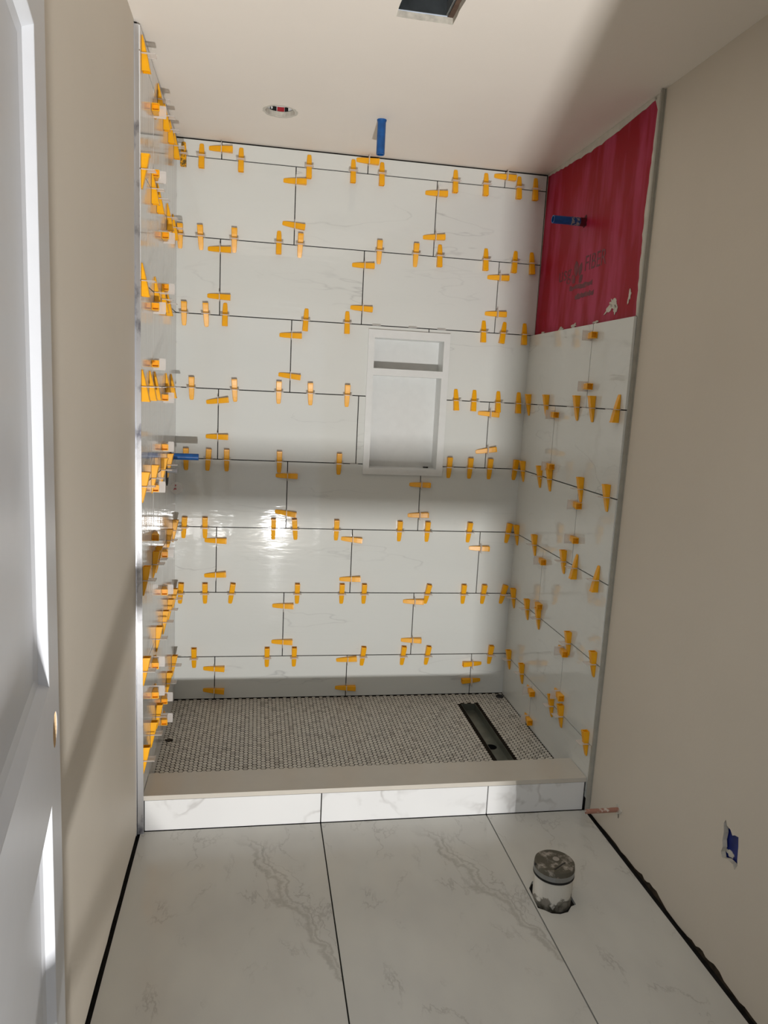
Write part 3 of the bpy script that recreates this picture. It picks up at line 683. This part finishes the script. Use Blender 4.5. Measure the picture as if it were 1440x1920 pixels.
def do_h(wall, table):
    for j, l in table.items():
        l = sorted(l, key=lambda c: c[0] if wall != 'right' else -c[0])
        for i, (t, d, tilt) in enumerate(l):
            if wall == 'back':
                pos = (t, 0, JZ[j]); pl = 'back wall, %s, %s from the left' % (jname(j, wall), ORD[i])
            elif wall == 'right':
                pos = (W, max(t, -0.935), JZ[j]); pl = 'right wall, %s, %s from the corner' % (jname(j, wall), ORD[i])
            else:
                pos = (0, max(t, -0.938), JZ[j]); pl = 'left wall, %s, %s from the metal edge' % (jname(j, wall), ORD[i])
            dirty = wall == 'back' and j == 1 and i == 0
            lab = ('mortar-stained ' if dirty else '') + 'orange wedge clip, ' + pl
            clip(wall, pos, 90 if d == 'u' else -90, -tilt, lab, 'upright clips on the %s wall' % wall, dirty)
def rowname(n, wall):
    if wall == 'right': return {4: 'uppermost row', 9: 'bottom row'}.get(n, ORD[n - 4] + ' tile row')
    return {1: 'narrow top row', 9: 'bottom row'}.get(n, ORD[n - 1] + ' tile row')
def do_v(wall, table):
    byrow = {}
    for c in table: byrow.setdefault(c[0], []).append(c)
    for n, l in byrow.items():
        js = sorted(set(round(snap(wall, n, c[1]), 3) for c in l))
        for c in l:
            t = snap(wall, n, c[1]); z = c[2]; tilt = c[3] if len(c) > 3 else 0
            mates = [q for q in l if abs(snap(wall, n, q[1]) - t) < 0.01]
            ul = '' if len(mates) == 1 else ('upper' if z == max(q[2] for q in mates) else 'lower')
            jl = (ORD[js.index(round(t, 3))] + ' vertical joint' if wall == 'back' else 'vertical joint')
            lab = ('tilted ' if abs(tilt) in (8, 10) else '') + 'sideways orange clip' + (', ' + ul if ul else '') + ' on the ' + jl + ', ' + rowname(n, wall) + ', ' + wall + ' wall'
            if wall == 'back': clip('back', (t, 0, z), 0, tilt, lab, 'sideways clips on the back wall')
            elif wall == 'right': clip('right', (W, t, z), 0, 0, lab, 'sideways clips on the right wall')
            else: clip('left', (0, t, z), 180, 0, lab, 'sideways clips on the left wall')
def snap(wall, n, t):
    if wall == 'right': return -0.655 if n % 2 == 0 else -0.364
    if wall == 'left': return YL_E if n % 2 == 0 else YL_O
    js = [XA + k * 0.602 for k in range(3)] if n % 2 else [XB + k * 0.602 for k in range(2)]
    return min(js, key=lambda q: abs(q - t))
do_h('back', BACK_H); do_v('back', BACK_V); do_h('right', RIGHT_H); do_v('right', RIGHT_V); do_h('left', LEFT_H); do_v('left', LEFT_V)
# snapped-off clip bases above and beside the niche
for x, z, lb in ((0.845, 1.7538, 'left end'), (1.005, 1.7538, 'middle'), (1.135, 1.7538, 'right end')):
    bm = bmesh.new(); box(bm, -0.018, 0.018, -0.016, -0.0005, -0.0012, 0.0012); bmesh.ops.bevel(bm, geom=bm.edges[:], offset=0.0004, segments=1)
    tag(link('clip_stub', bm, CLEAR, loc=(x, 0, z)), 'clear wedgeless clip stub over the %s of the niche top' % lb, 'clip stub', 'clip stubs above the niche')
bm = bmesh.new(); box(bm, -0.018, 0.018, -0.016, -0.0005, -0.0012, 0.0012)
tag(link('clip_stub', bm, CLEAR, loc=(0.772, 0, 1.1466)), 'clear wedgeless clip stub left of the niche foot', 'clip stub')

# ---------------------------------------------------------------- pipes and rough-in
def stub(name, label, a, b, r, inner, mat, cat='pipe stub'):
    bm = bmesh.new(); d = Vector(b) - Vector(a); tube(bm, (0, 0, 0), d, r, 24, caps=(True, False), inner=inner)
    return tag(link(name, bm, mat, loc=a, smooth=False), label, cat)
t1 = thing('pipe_stub', 'blue capped pipe stub hanging from the ceiling', 'pipe stub', (0.766, -0.424, ZC))
bm = bmesh.new(); tube(bm, (0, 0, 0.004), (0, 0, -0.119), 0.0155, 24, caps=(True, False), inner=0.0125); o = link('tube', bm, BLUE, t1, smooth=False)
bm = bmesh.new(); tube(bm, (0, 0, 0.0), (0, 0, -0.006), 0.0180, 20, r2=0.0165); link('collar', bm, BLUE, t1)
t2 = thing('pipe_stub', 'blue plaster-flecked pipe stub sticking out of the pink board', 'pipe stub', (xw(2.15), -0.439, 2.154))
bm = bmesh.new(); tube(bm, (-0.045, 0, 0), (-0.132, 0, 0), 0.0150, 24, caps=(True, False), inner=0.012); link('tube', bm, BLUE, t2)
bm = bmesh.new(); tube(bm, (-0.022, 0, 0), (-0.060, 0, 0), 0.0158, 24); link('mortared_sleeve', bm, BLUEP, t2)
bm = bmesh.new(); tube(bm, (0.004, 0, 0), (-0.024, 0, 0), 0.0160, 24); link('painted_sleeve', bm, simple('dark_pink_paint', (0.09, 0.004, 0.012), 0.5), t2)
bm = bmesh.new(); prism(bm, [blob(0, 0, 0.021, 0.021, 7.7, amp=0.25)], lambda u, v, k: (-0.0022 + 0.0020 * k, u, v)); link('dark_hole_disc', bm, simple('dark_pink_hole', (0.06, 0.003, 0.008), 0.8), t2)
t3 = thing('pipe_stub', 'blue pipe stub sticking out of the left tiled wall', 'pipe stub', (0, -0.2, 1.172))
bm = bmesh.new(); tube(bm, (0.0004, 0, 0), (0.112, 0, 0), 0.0135, 24, caps=(True, False), inner=0.011); link('tube', bm, BLUE, t3)
bm = bmesh.new(); tube(bm, (0.0003, 0, 0), (0.006, 0, 0), 0.0165, 20); link('collar', bm, BLACK, t3)
t4 = thing('shower_valve', 'grey valve stem with a clear red-marked disc on left tiled wall', 'valve', (0, -0.30, 1.125))
bm = bmesh.new(); tube(bm, (0.0004, 0, 0), (0.040, 0, 0), 0.010, 20); link('valve_stem', bm, GREYP, t4)
bm = bmesh.new(); tube(bm, (0.0003, 0, -0.02), (0.0016, 0, -0.02), 0.040, 28); link('dark_hole_disc', bm, DARK, t4)  # flat dark disc on the tile paints in the shade of the valve hole
bm = bmesh.new(); tube(bm, (0.026, 0.10, -0.082), (0.026, 0.098, -0.082), 0.0255, 28); link('clear_disc', bm, DISC, t4)
for (dx_, dz_) in ((0.022, -0.070), (0.018, -0.086), (0.024, -0.085)):
    bm = bmesh.new(); prism(bm, [blob(dx_, dz_, 0.0026, 0.0036, dx_ * 300)], lambda u, v, k: (u, 0.0974 + 0.0004 * k, v)); link('red_mark', bm, RED, t4)

cu = thing('copper_pipe', 'plaster-splashed copper water pipe jutting from the right wall near floor', 'pipe', (xw(0.13), -1.165, 0.130))
bm = bmesh.new(); tube(bm, (0.004, 0, 0), (-0.118, 0, -0.001), 0.0078, 20, caps=(True, False), inner=0.0062); link('tube', bm, COPPER, cu, smooth=False)
bm = bmesh.new(); prism(bm, [blob(0, 0, 0.015, 0.013, 4.4)], lambda u, v, k: (-0.003 + 0.0028 * k, u, v)); link('plaster_collar', bm, PLASTER, cu)
bm = bmesh.new(); prism(bm, [blob(-0.002, -0.022, 0.004, 0.008, 6.0, amp=0.2)], lambda u, v, k: (-0.0006 + 0.0005 * k, u, v)); link('gouge', bm, simple('gouge', (0.25, 0.22, 0.18), 0.9), cu)

fl = thing('toilet_drain_pipe', 'stubby stained white drain pipe with a dirty grey cap', 'drain pipe', (1.243, -1.392, -0.010))
bm = bmesh.new(); tube(bm, (0, 0, 0), (0, 0, 0.105), 0.0570, 40, caps=(True, True)); link('pipe', bm, PIPE, fl)
cap = Matrix.Rotation(math.radians(3), 4, 'Y')
bm = bmesh.new(); tube(bm, (0, 0, 0.0895), (0, 0, 0.0925), 0.0605, 40); tube(bm, (0, 0, 0.0940), (0, 0, 0.0965), 0.0600, 40); link('gasket', bm, BLACK, fl)
bm = bmesh.new(); tube(bm, (0, 0, 0.0960), (0, 0, 0.1120), 0.0598, 40); link('clamp_band', bm, simple('band', (0.30, 0.31, 0.31), 0.3, 0.8), fl)
bm = bmesh.new(); tube(bm, (0, 0, 0.1110), (0.0, 0, 0.1250), 0.0600, 40, r2=0.0585); tube(bm, (0, 0, 0.1250), (0, 0, 0.1264), 0.0580, 40, r2=0.0560); link('cap', bm, CAPM, fl)
bm = bmesh.new(); bm2 = box(bm, -0.0018, 0.0018, -0.030, 0.022, 0.1262, 0.1272); cg = link('cap_groove', bm, BLACK, fl); cg.rotation_euler = (0, 0, -1.0); cg.location = (0.010, -0.022, 0)
bm = bmesh.new(); tube(bm, (0, 0, 0.1262), (0, 0, 0.1270), 0.010, 20); link('cap_button', bm, simple('button', (0.34, 0.31, 0.27), 0.7), fl, loc=(0.008, 0.010, 0))
bm = bmesh.new(); tube(bm, (-0.0625, 0, 0.121), (-0.0565, 0, 0.121), 0.0035, 10); link('cap_lug', bm, BLACK, fl)

ob = thing('outlet_box', 'blue electrical outlet box showing through a ragged wall cut-out', 'outlet box', (xw(0.36), -1.718, 0.36))
bm = bmesh.new()
for x0, x1, y0, y1, z0, z1 in ((0.016, 0.050, -0.040, -0.038, -0.056, 0.056), (0.016, 0.050, 0.038, 0.040, -0.056, 0.056), (0.016, 0.050, -0.038, 0.038, 0.054, 0.056), (0.016, 0.050, -0.038, 0.038, -0.056, -0.054), (0.0165, 0.019, -0.036, 0.036, -0.056, 0.056)):
    box(bm, x0, x1, y0, y1, z0, z1)
link('box', bm, BLUEBOX, ob)
bm = bmesh.new(); prism(bm, [blob(0.012, -0.030, 0.016, 0.008, 2.0)], lambda u, v, k: (0.0140 + 0.004 * k, u, v)); link('mortar_lump', bm, PLASTER, ob)
for y_, z_ in ((0, 0.046), (0, -0.046)):
    bm = bmesh.new(); tube(bm, (0.0166, y_, z_), (0.0142, y_, z_), 0.0045, 12); link('screw_boss', bm, BLUEBOX, ob)

du = thing('exhaust_duct', 'dark metal exhaust fan duct box inside the ragged ceiling opening', 'duct', (0.757, -1.26, ZC))
bm = bmesh.new()
for x0, x1, y0, y1 in ((-0.076, -0.074, -0.085, 0.082), (0.060, 0.062, -0.085, 0.082), (-0.074, 0.060, 0.080, 0.082), (-0.074, 0.060, -0.085, -0.083)):
    box(bm, x0, x1, y0, y1, 0.0175, 0.20)
box(bm, -0.076, 0.062, -0.085, 0.082, 0.20, 0.202)
link('housing', bm, DUCT, du)
bm = bmesh.new(); box(bm, 0.064, 0.085, -0.09, 0.095, 0.0175, 0.12); link('joist', bm, simple('old_joist', (0.10, 0.06, 0.04), 0.9, var=0.4), du)
bm = bmesh.new(); box(bm, 0.0575, 0.0595, -0.083, 0.080, 0.018, 0.05); link('flange', bm, simple('galvanised_flange', (0.35, 0.36, 0.36), 0.4, 0.8), du)

rl = thing('recessed_light', 'recessed ceiling light housing with red and black label in round cut-out', 'ceiling light', (0.400, -0.396, ZC))
bm = bmesh.new(); tube(bm, (0, 0, 0.0175), (0, 0, 0.10), 0.0585, 32, caps=(False, True)); link('housing', bm, WHITE, rl)
def lab(x0, x1, z0, z1, mat, nm):
    bm = bmesh.new(); n = 5
    for i in range(n):
        a0 = x0 + (x1 - x0) * i / n; a1 = x0 + (x1 - x0) * (i + 1) / n
        y = lambda a: math.sqrt(0.0575**2 - a * a)
        vs = [bm.verts.new(p) for p in ((a0, y(a0), z0), (a1, y(a1), z0), (a1, y(a1), z1), (a0, y(a0), z1))]
        bm.faces.new(vs)
    return link(nm, bm, mat, rl)
lab(-0.036, -0.012, 0.0185, 0.034, BLACK, 'black_label'); lab(-0.010, 0.016, 0.0185, 0.034, RED, 'red_label'); lab(0.017, 0.030, 0.0185, 0.034, BLACK, 'black_label')
bm = bmesh.new(); tube(bm, (-0.030, 0.0485, 0.026), (-0.030, 0.0474, 0.026), 0.0042, 14); link('certification_mark', bm, WHITE, rl)

bm = bmesh.new(); tube(bm, (0, 0, -0.001), (0, 0, 0.006), 0.020, 18, r2=0.016); tube(bm, (0, 0, 0.006), (0.002, 0, 0.010), 0.012, 14, r2=0.008)
tag(link('rubber_plug', bm, BLACK, loc=(1.522, -0.042, PZ)), 'small black rubber plug in the back right corner of the mosaic', 'plug')
bm = bmesh.new(); prism(bm, [blob(0, 0, 0.016, 0.010, 2.2)], lambda u, v, k: (u, v, 0.0005 + 0.004 * k))
tag(link('mortar_crumb', bm, simple('mortar_crumb', (0.04, 0.03, 0.02), 0.9), loc=(0.022, -0.40, PZ)), 'dark mortar crumb on the mosaic by the left wall', 'debris')

# timber barrier added unseen in the doorway, only to throw dark bands over the walls
bar = thing('shadow_barrier', 'added timber plank and thin diagonal brace, unseen, shaping the wall shadows', 'shadow_caster', (0.42, -2.90, 0))
bm = bmesh.new(); box(bm, -0.304, JX - 0.421, -0.018, 0.018, 0.343, 0.422); link('plank', bm, WOOD, bar)
bm = bmesh.new(); a = Vector((0.332 - 0.42, 0, 0.0)); b = Vector((0.128 - 0.42, 0, 0.31))
n_ = Vector((b.z - a.z, 0, -(b.x - a.x))).normalized() * 0.009
vs = [bm.verts.new(p + Vector((0, dy_, 0))) for dy_ in (-0.008, 0.008) for p in (a - n_, a + n_, b + n_, b - n_)]
for f in ((0,1,2,3),(7,6,5,4),(0,4,5,1),(1,5,6,2),(2,6,7,3),(3,7,4,0)): bm.faces.new([vs[i] for i in f])
link('brace', bm, WOOD, bar)
